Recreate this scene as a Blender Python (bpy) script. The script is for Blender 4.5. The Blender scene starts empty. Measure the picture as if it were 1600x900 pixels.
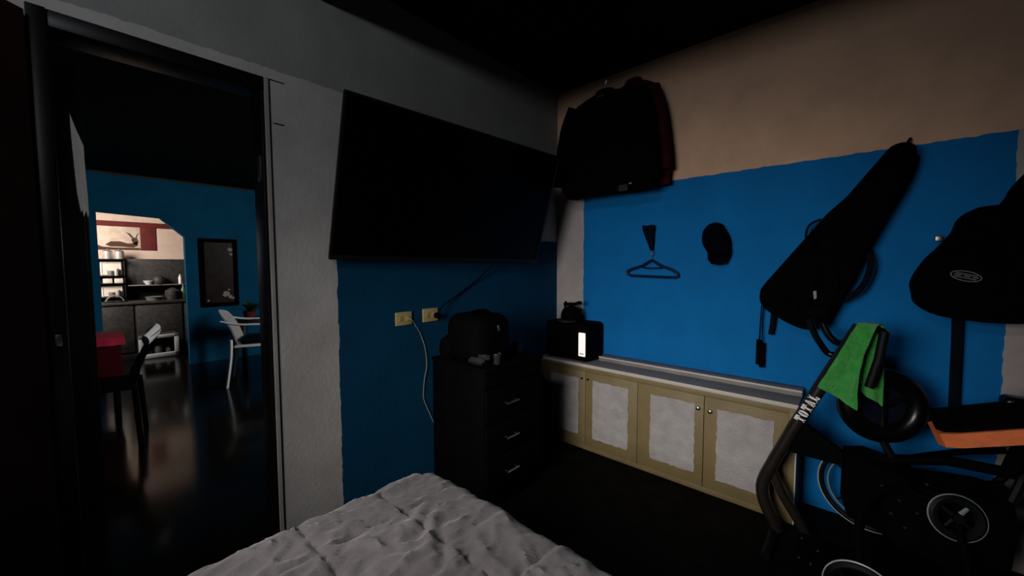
import bpy, bmesh, math, random
from mathutils import Vector, Matrix, noise
random.seed(7)
S = bpy.context.scene
COL = S.collection

# ------------------------------------------------------------------ camera
cam_d = bpy.data.cameras.new('camera')
cam = bpy.data.objects.new('camera', cam_d); COL.objects.link(cam)
S.camera = cam
F = 606.781
cam_d.sensor_width = 36.0
cam_d.lens = F / 1600.0 * 36.0
cam_d.clip_start = 0.02
yaw, pit, rol = (math.radians(a) for a in (42.137, -3.232, -0.124))
fwd = Vector((-math.sin(yaw) * math.cos(pit), math.cos(yaw) * math.cos(pit), math.sin(pit)))
rt = Vector((math.cos(yaw), math.sin(yaw), 0)); up = rt.cross(fwd)
r_ = math.cos(rol) * rt + math.sin(rol) * up
u_ = -math.sin(rol) * rt + math.cos(rol) * up
M = Matrix((r_, u_, -fwd)).transposed().to_4x4()
M.translation = Vector((1.815, -2.541, 1.27))
cam.matrix_world = M

# ------------------------------------------------------------------ world, lights, exposure
W = bpy.data.worlds.new('world'); S.world = W; W.use_nodes = True
W.node_tree.nodes['Background'].inputs[0].default_value = (0.5, 0.6, 0.75, 1)
W.node_tree.nodes['Background'].inputs[1].default_value = 0.02
S.view_settings.view_transform = 'Standard'
S.view_settings.look = 'None'
S.view_settings.gamma = 1.0
S.view_settings.use_curve_mapping = False
S.view_settings.exposure = 0.0

def area(name, loc, target, sx, sy, power, color, spread=180):
    d = bpy.data.lights.new(name, 'AREA'); d.shape = 'RECTANGLE'; d.size = sx; d.size_y = sy
    d.energy = power; d.color = color; d.spread = math.radians(spread)
    o = bpy.data.objects.new(name, d); COL.objects.link(o)
    o.location = loc
    o.rotation_euler = (Vector(target) - Vector(loc)).to_track_quat('-Z', 'Y').to_euler()
    return o
# daylight through the window in the wall behind the camera
area('window_daylight', (1.05, -3.47, 1.38), (0.90, 0, 0.15), 0.9, 0.8, 11.0, (1.0, 0.94, 0.91), 72)
# added bluish fill light for the upper left wall, no opening built for it
area('upper_wall_fill', (1.25, -3.42, 2.40), (0.2, -1.0, 1.8), 0.8, 0.18, 8.0, (0.88, 0.92, 1.0), 150)
# daylight in the hallway and in the kitchen beyond it
area('hallway_daylight', (-0.45, 0.7, 1.9), (-3.0, -1.9, 0.7), 0.6, 0.9, 22.0, (1.0, 0.99, 0.96), 120)
area('kitchen_daylight', (-5.0, -3.3, 2.0), (-6.4, -1.9, 1.3), 0.9, 1.0, 60.0, (1.0, 0.90, 0.82), 140)

# ------------------------------------------------------------------ materials
def mat(name, col, rough=0.7, metal=0.0, var=0.0, vscale=12.0, bump=0.0, bscale=60.0, spec=0.5, coat=0.0, emit=None, estr=0.0, sheen=0.0):
    m = bpy.data.materials.new(name); m.use_nodes = True
    nt = m.node_tree; b = nt.nodes['Principled BSDF']
    b.inputs['Roughness'].default_value = rough
    b.inputs['Metallic'].default_value = metal
    b.inputs['Specular IOR Level'].default_value = spec
    b.inputs['Coat Weight'].default_value = coat
    b.inputs['Sheen Weight'].default_value = sheen
    tc = nt.nodes.new('ShaderNodeTexCoord')
    n = nt.nodes.new('ShaderNodeTexNoise'); n.inputs['Scale'].default_value = vscale; n.inputs['Detail'].default_value = 5
    nt.links.new(tc.outputs['Object'], n.inputs['Vector'])
    r = nt.nodes.new('ShaderNodeValToRGB')
    lo = [max(0, c * (1 - var)) for c in col]; hi = [min(1, c * (1 + var)) for c in col]
    r.color_ramp.elements[0].position = 0.3; r.color_ramp.elements[1].position = 0.7
    r.color_ramp.elements[0].color = (*lo, 1); r.color_ramp.elements[1].color = (*hi, 1)
    nt.links.new(n.outputs['Fac'], r.inputs['Fac'])
    nt.links.new(r.outputs['Color'], b.inputs['Base Color'])
    if bump > 0:
        n2 = nt.nodes.new('ShaderNodeTexNoise'); n2.inputs['Scale'].default_value = bscale; n2.inputs['Detail'].default_value = 4
        nt.links.new(tc.outputs['Object'], n2.inputs['Vector'])
        bp = nt.nodes.new('ShaderNodeBump'); bp.inputs['Strength'].default_value = bump; bp.inputs['Distance'].default_value = 0.01
        nt.links.new(n2.outputs['Fac'], bp.inputs['Height']); nt.links.new(bp.outputs['Normal'], b.inputs['Normal'])
    if emit:
        b.inputs['Emission Color'].default_value = (*emit, 1); b.inputs['Emission Strength'].default_value = estr
    return m

def wall_mat(name, zones, base):
    """plaster; zones = [(axis conditions, colour)] painted over the base, edges slightly wavy."""
    m = bpy.data.materials.new(name); m.use_nodes = True
    nt = m.node_tree; b = nt.nodes['Principled BSDF']; b.inputs['Roughness'].default_value = 0.85
    b.inputs['Specular IOR Level'].default_value = 0.1
    N = nt.nodes.new; L = nt.links.new
    tc = N('ShaderNodeTexCoord')
    wob = N('ShaderNodeTexNoise'); wob.inputs['Scale'].default_value = 18; L(tc.outputs['Object'], wob.inputs['Vector'])
    sub = N('ShaderNodeVectorMath'); sub.operation = 'SUBTRACT'; L(wob.outputs['Color'], sub.inputs[0]); sub.inputs[1].default_value = (.5, .5, .5)
    mul = N('ShaderNodeVectorMath'); mul.operation = 'SCALE'; mul.inputs['Scale'].default_value = 0.018; L(sub.outputs[0], mul.inputs[0])
    add = N('ShaderNodeVectorMath'); add.operation = 'ADD'; L(tc.outputs['Object'], add.inputs[0]); L(mul.outputs[0], add.inputs[1])
    sx = N('ShaderNodeSeparateXYZ'); L(add.outputs[0], sx.inputs[0])
    big = N('ShaderNodeTexNoise'); big.inputs['Scale'].default_value = 3.5; big.inputs['Detail'].default_value = 8; big.inputs['Roughness'].default_value = .65
    L(tc.outputs['Object'], big.inputs['Vector'])
    def tone(c, v):
        r = N('ShaderNodeValToRGB'); r.color_ramp.elements[0].position = .3; r.color_ramp.elements[1].position = .72
        r.color_ramp.elements[0].color = (*[x * (1 - v) for x in c], 1); r.color_ramp.elements[1].color = (*[x * (1 + v) for x in c], 1)
        L(big.outputs['Fac'], r.inputs['Fac']); return r.outputs['Color']
    cur = tone(base, .16)
    for conds, c, v in zones:
        f = None
        for ax, op, val in conds:
            k = N('ShaderNodeMath'); k.operation = 'GREATER_THAN' if op == '>' else 'LESS_THAN'
            L(sx.outputs['XYZ'.index(ax)], k.inputs[0]); k.inputs[1].default_value = val
            if f is None: f = k.outputs[0]
            else:
                q = N('ShaderNodeMath'); q.operation = 'MULTIPLY'; L(f, q.inputs[0]); L(k.outputs[0], q.inputs[1]); f = q.outputs[0]
        mx = N('ShaderNodeMix'); mx.data_type = 'RGBA'
        L(f, mx.inputs['Factor']); L(cur, mx.inputs['A']); L(tone(c, v), mx.inputs['B']); cur = mx.outputs['Result']
    L(cur, b.inputs['Base Color'])
    fine = N('ShaderNodeTexNoise'); fine.inputs['Scale'].default_value = 55; fine.inputs['Detail'].default_value = 6; L(tc.outputs['Object'], fine.inputs['Vector'])
    bp = N('ShaderNodeBump'); bp.inputs['Strength'].default_value = .22; bp.inputs['Distance'].default_value = .008
    L(fine.outputs['Fac'], bp.inputs['Height']); L(bp.outputs['Normal'], b.inputs['Normal'])
    return m

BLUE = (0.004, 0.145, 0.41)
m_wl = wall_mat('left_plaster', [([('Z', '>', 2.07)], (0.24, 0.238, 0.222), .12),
                                 ([('Y', '>', -1.746), ('Z', '<', 1.46)], (0.0015, 0.045, 0.100), .12)], (0.41, 0.395, 0.375))  # same blue paint as the right wall, darkened for the dimmer light here
m_wr = wall_mat('right_plaster', [([('Z', '>', 1.811)], (0.64, 0.41, 0.275), .14),
                                  ([('X', '>', 0.245), ('X', '<', 2.256), ('Z', '<', 1.811)], BLUE, .12)], (0.37, 0.34, 0.33))
m_plain = wall_mat('grey_plaster', [], (0.30, 0.28, 0.26))
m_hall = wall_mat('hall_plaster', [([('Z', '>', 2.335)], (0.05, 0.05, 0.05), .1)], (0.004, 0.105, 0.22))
m_kwall = wall_mat('kitchen_plaster', [([('Z', '<', 1.39)], (0.03, 0.028, 0.026), .2)], (0.62, 0.47, 0.38))
m_floor = mat('dark_tile', (0.004, 0.0037, 0.0028), .13, var=.35, vscale=7, spec=.13)
m_floorb = mat('dark_rough_tile', (0.0032, 0.003, 0.0022), .75, var=.6, vscale=9, spec=.06)
m_ceil = mat('dark_boards', (0.004, 0.004, 0.003), .9, var=.4, vscale=5, spec=.1)
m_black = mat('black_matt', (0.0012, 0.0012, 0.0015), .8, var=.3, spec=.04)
m_blackgl = mat('black_gloss', (0.0015, 0.0015, 0.002), .28, var=.2, spec=.4)
m_screen = mat('dark_screen', (0.0006, 0.0006, 0.001), .3, spec=.05)
m_bezel = mat('dark_bezel', (0.003, 0.0026, 0.0022), .5, spec=.25)
m_cloth_b = mat('black_cloth', (0.0010, 0.0010, 0.0015), .95, var=.4, vscale=30, bump=.4, bscale=40, spec=.05)
m_cloth_m = mat('maroon_cloth', (0.028, 0.004, 0.006), .95, var=.3, vscale=30, bump=.4, spec=.05)
m_cloth_cap = mat('navy_black_cloth', (0.0010, 0.0013, 0.004), .95, var=.3, spec=.05)
m_bag = mat('bag_nylon', (0.0014, 0.0011, 0.0010), .9, var=.7, vscale=26, bump=.5, bscale=45, spec=.04)
m_strap = mat('strap_webbing', (0.0015, 0.003, 0.008), .85, var=.2, spec=.1)
m_darkwood = mat('dark_door_wood', (0.022, 0.006, 0.004), .55, var=.35, vscale=9, spec=.15)
m_frame = mat('dark_frame_wood', (0.0025, 0.0022, 0.002), .4, var=.3, spec=.3)
m_khaki = mat('khaki_paint', (0.185, 0.138, 0.058), .6, var=.10, vscale=9, bump=.15, bscale=90)
m_panel = mat('grey_fabric_panel', (0.36, 0.34, 0.33), .95, var=.12, vscale=16, bump=.6, bscale=120, spec=.1)
m_top = mat('cabinet_top_grey', (0.19, 0.185, 0.18), .7, var=.12)
m_edge = mat('cream_edge', (0.50, 0.46, 0.39), .6, var=.06)
m_steel = mat('steel', (0.55, 0.55, 0.55), .3, metal=1)
m_dsteel = mat('dull_steel', (0.25, 0.25, 0.25), .35, metal=1)
m_plate = mat('yellowed_plastic', (0.42, 0.33, 0.13), .5, var=.08)
m_wcable = mat('pale_cable', (0.34, 0.33, 0.27), .6)
m_green = mat('green_towel', (0.045, 0.33, 0.055), .95, var=.18, vscale=40, bump=.9, bscale=160, spec=.05, sheen=.3)
m_tube = mat('dark_brown_tube', (0.013, 0.010, 0.008), .35, var=.2, spec=.4)
m_white = mat('white_paint', (0.75, 0.75, 0.75), .6)
m_orange = mat('orange_vinyl', (0.72, 0.165, 0.04), .6, var=.25, vscale=14, bump=.2)
m_rim = mat('pale_teal_rim', (0.20, 0.25, 0.25), .35, spec=.5)
m_rimw = mat('white_rim', (0.40, 0.41, 0.40), .35, spec=.5)
m_rubber = mat('black_rubber', (0.0015, 0.0015, 0.0015), .6, spec=.2)
m_navy = mat('navy_fabric', (0.002, 0.004, 0.011), .9, spec=.1)
m_logo = mat('grey_logo', (0.16, 0.155, 0.15), .6)
m_glow = mat('lit_strip', (0.8, 0.75, 0.72), .5, emit=(1.0, 0.83, 0.76), estr=0.72)
m_hanger = mat('navy_hanger', (0.005, 0.010, 0.035), .4, spec=.3)
m_plasticw = mat('white_plastic', (0.75, 0.74, 0.72), .4)
m_red = mat('red_cloth', (0.50, 0.012, 0.05), .8, var=.15)
m_dred = mat('dark_red_weave', (0.11, 0.012, 0.009), .9, var=.2)
m_beige = mat('beige_weave', (0.60, 0.47, 0.37), .9, var=.15)
m_brownfig = mat('brown_figure', (0.07, 0.03, 0.018), .9, var=.2)
m_pot = mat('aluminium_pot', (0.62, 0.58, 0.53), .35, metal=.5)
m_cream = mat('cream_tray', (0.72, 0.63, 0.54), .5)
m_kdark = mat('kitchen_dark', (0.03, 0.027, 0.025), .6, var=.5, vscale=20)
m_kgrey = mat('kitchen_grey', (0.17, 0.16, 0.15), .5)
m_leaf = mat('dark_leaf', (0.02, 0.07, 0.02), .6, var=.4)
m_pic = mat('dark_picture', (0.018, 0.009, 0.006), .35, var=.6, vscale=9, spec=.15)
m_paleflower = mat('pale_flower', (0.45, 0.38, 0.32), .8)
m_greycloth = mat('grey_cloth', (0.30, 0.29, 0.28), .95, var=.1, bump=.4)
m_clutter = mat('dark_grey_clutter', (0.007, 0.0063, 0.006), .8, var=.4, vscale=40)

def quilt_mat():
    m = mat('mauve_quilt', (0.085, 0.078, 0.079), .9, var=.30, vscale=4.5, bump=.35, bscale=26, spec=.15, sheen=.2)
    return m
m_quilt = quilt_mat()
m_matt = mat('mattress_cloth', (0.3, 0.28, 0.27), .9, var=.1)

# ------------------------------------------------------------------ helpers
def setp(o, label=None, cat=None, group=None, kind=None):
    if label: o['label'] = label
    if cat: o['category'] = cat
    if group: o['group'] = group
    if kind: o['kind'] = kind
    return o

def thing(name, label, cat, loc=(0, 0, 0), group=None):
    o = bpy.data.objects.new(name, None); COL.objects.link(o); o.location = loc
    o.empty_display_size = .05
    return setp(o, label, cat, group)

def obj(name, bm, m, parent=None, smooth=True, label=None):
    bmesh.ops.recalc_face_normals(bm, faces=bm.faces[:])
    me = bpy.data.meshes.new(name); bm.to_mesh(me); bm.free()
    o = bpy.data.objects.new(name, me); COL.objects.link(o)
    for k in (m if isinstance(m, (list, tuple)) else [m]): me.materials.append(k)
    if smooth:
        me.polygons.foreach_set('use_smooth', [True] * len(me.polygons))
        me.set_sharp_from_angle(angle=math.radians(38))
    if parent:
        o.parent = parent
        # meshes are written in world coordinates: undo the parent's chain of offsets
        off = Vector((0, 0, 0)); p = parent
        while p: off += Vector(p.location); p = p.parent
        o.location = -off
    if label: o['label'] = label
    return o

def B(): return bmesh.new()
def add_box(bm, lo, hi, bev=0.0, seg=2):
    g = bmesh.ops.create_cube(bm, size=1.0)
    vs = g['verts']
    for v in vs:
        for i in range(3):
            v.co[i] = lo[i] if v.co[i] < 0 else hi[i]
    if bev > 0:
        es = list({e for v in vs for e in v.link_edges})
        r = bmesh.ops.bevel(bm, geom=es, offset=bev, segments=seg, affect='EDGES', profile=.5)
    return bm
def box(lo, hi, bev=0.0, seg=2): return add_box(B(), lo, hi, bev, seg)
def xform(bm, mtx, verts=None):
    bmesh.ops.transform(bm, matrix=mtx, verts=verts or bm.verts[:]); return bm

def catmull(pts, n=6):
    P = [Vector(p) for p in pts]
    if len(P) < 3: return P
    out = []
    for i in range(len(P) - 1):
        p0 = P[max(0, i - 1)]; p1 = P[i]; p2 = P[i + 1]; p3 = P[min(len(P) - 1, i + 2)]
        for k in range(n):
            t = k / n
            out.append(.5 * ((2 * p1) + (-p0 + p2) * t + (2 * p0 - 5 * p1 + 4 * p2 - p3) * t * t + (-p0 + 3 * p1 - 3 * p2 + p3) * t ** 3))
    out.append(P[-1]); return out

def add_tube(bm, pts, r, n=10, closed=False, flat=None, upv=None):
    """sweep a circle (or an ellipse r x flat) along pts"""
    P = [Vector(p) for p in pts]; N = len(P); rings = []
    rr = r if isinstance(r, (list, tuple)) else [r] * N
    prev = None
    for i in range(N):
        if closed: t = P[(i + 1) % N] - P[i - 1]
        elif i == 0: t = P[1] - P[0]
        elif i == N - 1: t = P[-1] - P[-2]
        else: t = (P[i + 1] - P[i]).normalized() + (P[i] - P[i - 1]).normalized()
        t.normalize()
        if prev is None:
            a = Vector(upv) if upv else (Vector((0, 0, 1)) if abs(t.z) < .9 else Vector((0, 1, 0)))
        else: a = prev
        a = (a - t * a.dot(t)).normalized(); prev = a; b = t.cross(a)
        ring = []
        for k in range(n):
            th = 2 * math.pi * k / n
            ring.append(bm.verts.new(P[i] + a * (rr[i] * math.cos(th)) + b * ((flat if flat else rr[i]) * math.sin(th))))
        rings.append(ring)
    for i in range(N if closed else N - 1):
        A = rings[i]; C = rings[(i + 1) % N]
        for k in range(n): bm.faces.new((A[k], A[(k + 1) % n], C[(k + 1) % n], C[k]))
    if not closed:
        bm.faces.new(rings[0][::-1]); bm.faces.new(rings[-1])
    return bm
def tube(pts, r, n=10, closed=False, flat=None, upv=None): return add_tube(B(), pts, r, n, closed, flat, upv)

def ring_pts(c, r, normal, n=40, ry=None):
    nn = Vector(normal).normalized(); a = nn.cross(Vector((0, 0, 1)))
    if a.length < .05: a = Vector((1, 0, 0))
    a.normalize(); b = nn.cross(a)
    return [Vector(c) + a * (r * math.cos(2 * math.pi * k / n)) + b * ((ry or r) * math.sin(2 * math.pi * k / n)) for k in range(n)]

def add_lathe(bm, prof, n=20, c=(0, 0, 0)):
    rings = []
    for r, z in prof:
        rings.append([bm.verts.new((c[0] + r * math.cos(2 * math.pi * k / n), c[1] + r * math.sin(2 * math.pi * k / n), c[2] + z)) for k in range(n)])
    for A, C in zip(rings, rings[1:]):
        for k in range(n): bm.faces.new((A[k], A[(k + 1) % n], C[(k + 1) % n], C[k]))
    bm.faces.new(rings[0][::-1]); bm.faces.new(rings[-1]); return bm
def lathe(prof, n=20, c=(0, 0, 0)): return add_lathe(B(), prof, n, c)

def add_slab(bm, outline, fn, thick, bev=0.0, seg=3):
    """outline (a, b) -> fn(a, b, depth); extruded by thick, rim bevelled"""
    f = [bm.verts.new(fn(a, b, 0)) for a, b in outline]
    k = [bm.verts.new(fn(a, b, thick)) for a, b in outline]
    n = len(outline)
    f1 = bm.faces.new(f); f2 = bm.faces.new(k[::-1])
    for i in range(n): bm.faces.new((f[i], k[i], k[(i + 1) % n], f[(i + 1) % n]))
    if bev > 0:
        es = list(f1.edges) + list(f2.edges)
        bmesh.ops.bevel(bm, geom=es, offset=bev, segments=seg, affect='EDGES', profile=.5, clamp_overlap=True)
    return bm

def puffy(outline, y_back, depth, rings=7, soft=.55, taper=.12, steps=4):
    """soft padded body hung on the wall Y = 0: outline in X, Z (smoothed), bulging towards the room"""
    P = [Vector((a, 0, b)) for a, b in outline]
    n = len(P); pts = []
    for i in range(n):
        p0, p1, p2, p3 = P[i - 1], P[i], P[(i + 1) % n], P[(i + 2) % n]
        for k in range(steps):
            t = k / steps
            pts.append(.5 * ((2 * p1) + (-p0 + p2) * t + (2 * p0 - 5 * p1 + 4 * p2 - p3) * t * t + (-p0 + 3 * p1 - 3 * p2 + p3) * t ** 3))
    # medial direction: pull each vertex towards the nearest point of a centre line between far verts
    cen = sum(pts, Vector()) / len(pts)
    ax = max(((p - cen) for p in pts), key=lambda v: v.length).normalized()
    bm = B(); R = []
    for j in range(rings + 1):
        s = j / rings
        sh = 1 - taper * (1 - math.cos(s * math.pi / 2)) ** 1.2 if j < rings else 1 - taper * 1.35
        y = y_back - depth * (1 - (1 - s) ** 2.2) ** soft
        ring = []
        for p in pts:
            d = p - cen; al = ax * d.dot(ax); pe = d - al
            q = cen + al * (1 - (1 - sh) * .35) + pe * sh
            ring.append(bm.verts.new((q.x, y, q.z)))
        R.append(ring)
    m = len(pts)
    for A, C in zip(R, R[1:]):
        for k in range(m): bm.faces.new((A[k], A[(k + 1) % m], C[(k + 1) % m], C[k]))
    bm.faces.new(R[0][::-1]); bm.faces.new(R[-1])
    return bm

def struct(name, bm, m, smooth=False, label=None):
    o = obj(name, bm, m, None, smooth); o['kind'] = 'structure'
    if label: o['label'] = label
    return o

# ================================================================== THE SETTING
struct('floor', box((-.02, -4.3, -.1), (4.0, .05, 0)), m_floorb, label='very dark tiled floor of the bedroom')
struct('floor.001', box((-8.0, -4.3, -.1), (-.02, 1.6, 0)), m_floor, label='dark glossy floor of the hallway and kitchen')
cb = box((-.12, -4.3, 2.6), (4.0, .12, 2.7))
struct('ceiling', cb, m_ceil, label='black unlit ceiling of the bedroom')
struct('ceiling.001', box((-8.0, -4.3, 2.36), (-.12, 1.6, 2.46)), m_ceil, label='dark hallway ceiling seen through the doorway')
jo = B(); add_box(jo, (.0, -1.86, 2.44), (3.9, -1.74, 2.6), .01)
struct('trim_1', jo, m_ceil, label='dark ceiling joist across the top of the room')

DL, DR, DT = -2.62, -2.02, 2.03      # doorway
wl = B()
add_box(wl, (-.12, DR + .016, 0), (0, 0, 2.6)); add_box(wl, (-.12, -4.3, 0), (0, DL, 2.6)); add_box(wl, (-.12, DL, DT), (0, DR + .016, 2.6))
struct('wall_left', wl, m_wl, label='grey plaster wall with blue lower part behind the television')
wr = B(); add_box(wr, (-.12, 0, 0), (4.0, .12, 2.6))
struct('wall_right', wr, m_wr, label='wall with deep blue lower part and brownish bare upper part')
wb = B()
add_box(wb, (0, -3.62, 0), (.55, -3.5, 2.6)); add_box(wb, (1.55, -3.62, 0), (4.0, -3.5, 2.6))
add_box(wb, (.55, -3.62, 0), (1.55, -3.5, .95)); add_box(wb, (.55, -3.62, 1.85), (1.55, -3.5, 2.6))
struct('wall_back', wb, m_plain, label='wall behind the camera with the window')
struct('wall_side', box((4.0, -4.3, 0), (4.1, .12, 2.6)), m_plain)
# door casing
fr = B()
add_box(fr, (-.13, DL, 0), (.012, DL + .04, DT), .004); add_box(fr, (-.13, DL + .04, DT - .05), (.004, DR, DT), .003)
add_box(fr, (-.13, DR - .012, 0), (.0, DR, DT - .05), .003)
struct('trim_2', fr, m_frame, True, label='dark wooden frame of the doorway')
struct('trim_3', box((-.12, DR, 0), (.006, DR + .016, DT), .002), m_plain, label='narrow plaster strip along the doorway edge')
ck = B()
add_box(ck, (-.001, DR + .017, 0.1), (.0022, DR + .021, DT)); add_box(ck, (-.001, DR + .005, DT - .004), (.002, DR + .075, DT))
add_box(ck, (-.001, DR + .03, 1.855), (.002, DR + .07, 1.859))
struct('trim_4', ck, m_frame, label='thin dark cracks in the plaster beside the doorway')
# the door leaf, open into the room
door = box((0, -.02, .01), (.72, .02, 2.0), .004)
ang = math.atan2(-.72, .62)
xform(door, Matrix.Translation((.012, DL - .012, 0)) @ Matrix.Rotation(ang, 4, 'Z'))
do = struct('door_1', door, m_darkwood, label='dark reddish brown door leaf standing open at the left')
hd = B(); add_box(hd, (.62, .02, 1.0), (.68, .028, 1.12), .004); add_tube(hd, [(.65, .028, 1.06), (.65, .07, 1.06), (.55, .075, 1.06)], .009)
xform(hd, Matrix.Translation((.012, DL - .012, 0)) @ Matrix.Rotation(ang, 4, 'Z'))
obj('door_handle', hd, m_dsteel, do)
obj('strike_plate', box((-.07, DR - .0145, 1.62), (-.03, DR - .012, 1.725), .001), m_dsteel, bpy.data.objects['trim_2'])
obj('latch', box((.012, DL + .015, 1.03), (.017, DL + .03, 1.065), .002), m_dsteel, bpy.data.objects['trim_2'])

# hallway and kitchen shell
XF = -4.65
wf = B()
# far wall with a chamfered opening
O = [(-2.41, 0), (-2.41, 1.90), (-1.87, 1.875), (-1.645, 1.655), (-1.645, 0)]
def wall_poly(bm, poly, x0, x1):
    add_slab(bm, poly, lambda a, b, d: (x1 - d, a, b), x1 - x0)
wall_poly(wf, [(-4.3, 0), (-2.41, 0), (-2.41, 1.90), (-2.41, 2.36), (-4.3, 2.36)], XF - .12, XF)
wall_poly(wf, [(-2.41, 1.90), (-1.87, 1.875), (-1.87, 2.36), (-2.41, 2.36)], XF - .12, XF)
wall_poly(wf, [(-1.87, 1.875), (-1.645, 1.655), (-1.645, 2.36), (-1.87, 2.36)], XF - .12, XF)
wall_poly(wf, [(-1.645, 0), (1.6, 0), (1.6, 2.36), (-1.645, 2.36)], XF - .12, XF)
struct('wall_far', wf, m_hall, label='blue hallway wall with a chamfered opening to the kitchen')
struct('wall_kitchen', box((-6.62, -4.3, 0), (-6.5, 1.6, 2.36)), m_kwall, label='pale kitchen wall beyond the opening')
struct('wall_hallway', box((-4.65, -3.3, 0), (-.13, -3.2, 2.36)), m_hall, label='left wall of the hallway')
struct('wall_hallway_right', box((-8.0, 1.5, 0), (0, 1.6, 2.36)), m_hall)

# ================================================================== TELEVISION
tl, tr, bl, br = Vector((.25, -1.805, 1.979)), Vector((.33, -.425, 1.976)), Vector((.045, -1.80, 1.30)), Vector((.125, -.42, 1.297))
cx = (tr - tl).normalized(); cy = (tl - bl).normalized(); cn = cx.cross(cy).normalized()
if cn.x < 0: cn = -cn
Wd = (tr - tl).length; Hh = (tl - bl).length
def tvm(u, v, d): return bl + cx * u + cy * v + cn * d
def tvbox(u0, u1, v0, v1, d0, d1, bev=.003):
    bm = box((u0, v0, d0), (u1, v1, d1), bev)
    m4 = Matrix((cx, cy, cn)).transposed().to_4x4(); m4.translation = bl
    return xform(bm, m4)
tv = thing('television', 'large flat black television tilted down on the blue and grey wall', 'television', tuple((bl + br) / 2))
obj('cabinet_back', tvbox(0.004, Wd - .004, .004, Hh - .004, -.03, -.006, .004), m_black, tv)
obj('screen', tvbox(.012, Wd - .012, .02, Hh - .012, -.008, -.004, .001), m_screen, tv)
bz = B()
for a in ((0, Wd, 0, .02), (0, Wd, Hh - .012, Hh), (0, .012, .02, Hh - .012), (Wd - .012, Wd, .02, Hh - .012)):
    t_ = tvbox(a[0], a[1], a[2], a[3], -.014, 0, .002); me_ = bpy.data.meshes.new('t'); t_.to_mesh(me_); t_.free(); bz.from_mesh(me_); bpy.data.meshes.remove(me_)
obj('bezel', bz, m_bezel, tv)
brk = B()
add_box(brk, (0.0, -1.25, 1.45), (.02, -.95, 1.75), .003)
for y in (-1.2, -1.0): add_tube(brk, [(.016, y, 1.7), tuple(tvm(y + 1.8, .45, -.03))], .012); add_tube(brk, [(.016, y, 1.5), tuple(tvm(y + 1.8, .2, -.03))], .012)
obj('wall_bracket', brk, m_black, tv)

# ================================================================== SOCKETS AND CABLES
def socket(y0, y1, z0, z1, label):
    o = thing('wall_socket', label, 'socket', (0, (y0 + y1) / 2, (z0 + z1) / 2), 'wall sockets below the television')
    obj('cover_plate', box((0, y0, z0), (.009, y1, z1), .004, 3), m_plate, o)
    bm = B()
    for dy in (-.022, .022):
        add_box(bm, (.009, (y0 + y1) / 2 + dy - .012, (z0 + z1) / 2 - .014), (.0105, (y0 + y1) / 2 + dy + .012, (z0 + z1) / 2 + .014), .001)
    obj('outlet_face', bm, m_plate, o)
    return o
socket(-1.452, -1.352, .955, 1.027, 'yellowed wall socket with a thin pale cable, left one below the television')
socket(-1.282, -1.178, .957, 1.033, 'yellowed wall socket with a black plug, right one nearer the chest of drawers')
cab = [(.012, -1.385, .992), (.03, -1.37, .985), (.02, -1.345, .957), (.006, -1.299, .895), (.006, -1.27, .811), (.006, -1.26, .711), (.006, -1.277, .634), (.006, -1.285, .537), (.006, -1.264, .475), (.006, -1.236, .41), (.006, -1.20, .33)]
setp(obj('charging_cable', tube(catmull(cab, 5), .0019, 6), m_wcable), 'thin pale cable hanging from the left wall socket', 'cable')
pl = thing('power_plug', 'black plug and dark cord in the right wall socket', 'plug', (.0105, -1.195, .99))
obj('plug_body', tube([(.0105, -1.195, .99), (.03, -1.195, .99), (.045, -1.19, .992)], [.017, .016, .009], 10), m_black, pl)
obj('cord', tube(catmull([(.045, -1.19, .992), (.03, -1.165, 1.04), (.012, -1.058, 1.085), (.012, -.9, 1.17), (.05, -.79, 1.27), (.09, -.75, 1.36)], 5), .004, 6), m_strap, pl)

# ================================================================== CHEST OF DRAWERS
CX, CY0, CY1, CZ = .45, -1.225, -.775, .757
ch = thing('chest_of_drawers', 'tall narrow black chest of drawers with three steel handles', 'chest', (.23, -1.0, 0))
bd = B(); add_box(bd, (.012, CY0, .0), (CX - .018, CY1, CZ - .02), .003); obj('carcass', bd, m_black, ch)
obj('top_board', box((.01, CY0 - .006, CZ - .02), (CX + .006, CY1 + .006, CZ), .004), m_black, ch)
obj('top_rail', box((CX - .018, CY0, .655), (CX - .004, CY1, CZ - .021), .002), m_black, ch)
for i, z in enumerate((.558, .374, .192)):
    d = obj('drawer', box((CX - .018, CY0 + .004, z - .085), (CX - .001, CY1 - .004, z + .088), .003), m_black, ch)
    h = B(); add_tube(h, [(CX + .022, -1.093, z), (CX + .022, -1.004, z)], .006, 8)
    for y in (-1.085, -1.012): add_tube(h, [(CX - .001, y, z), (CX + .022, y, z)], .004, 6)
    obj('handle', h, m_steel, d, label='steel bar handle')

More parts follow.
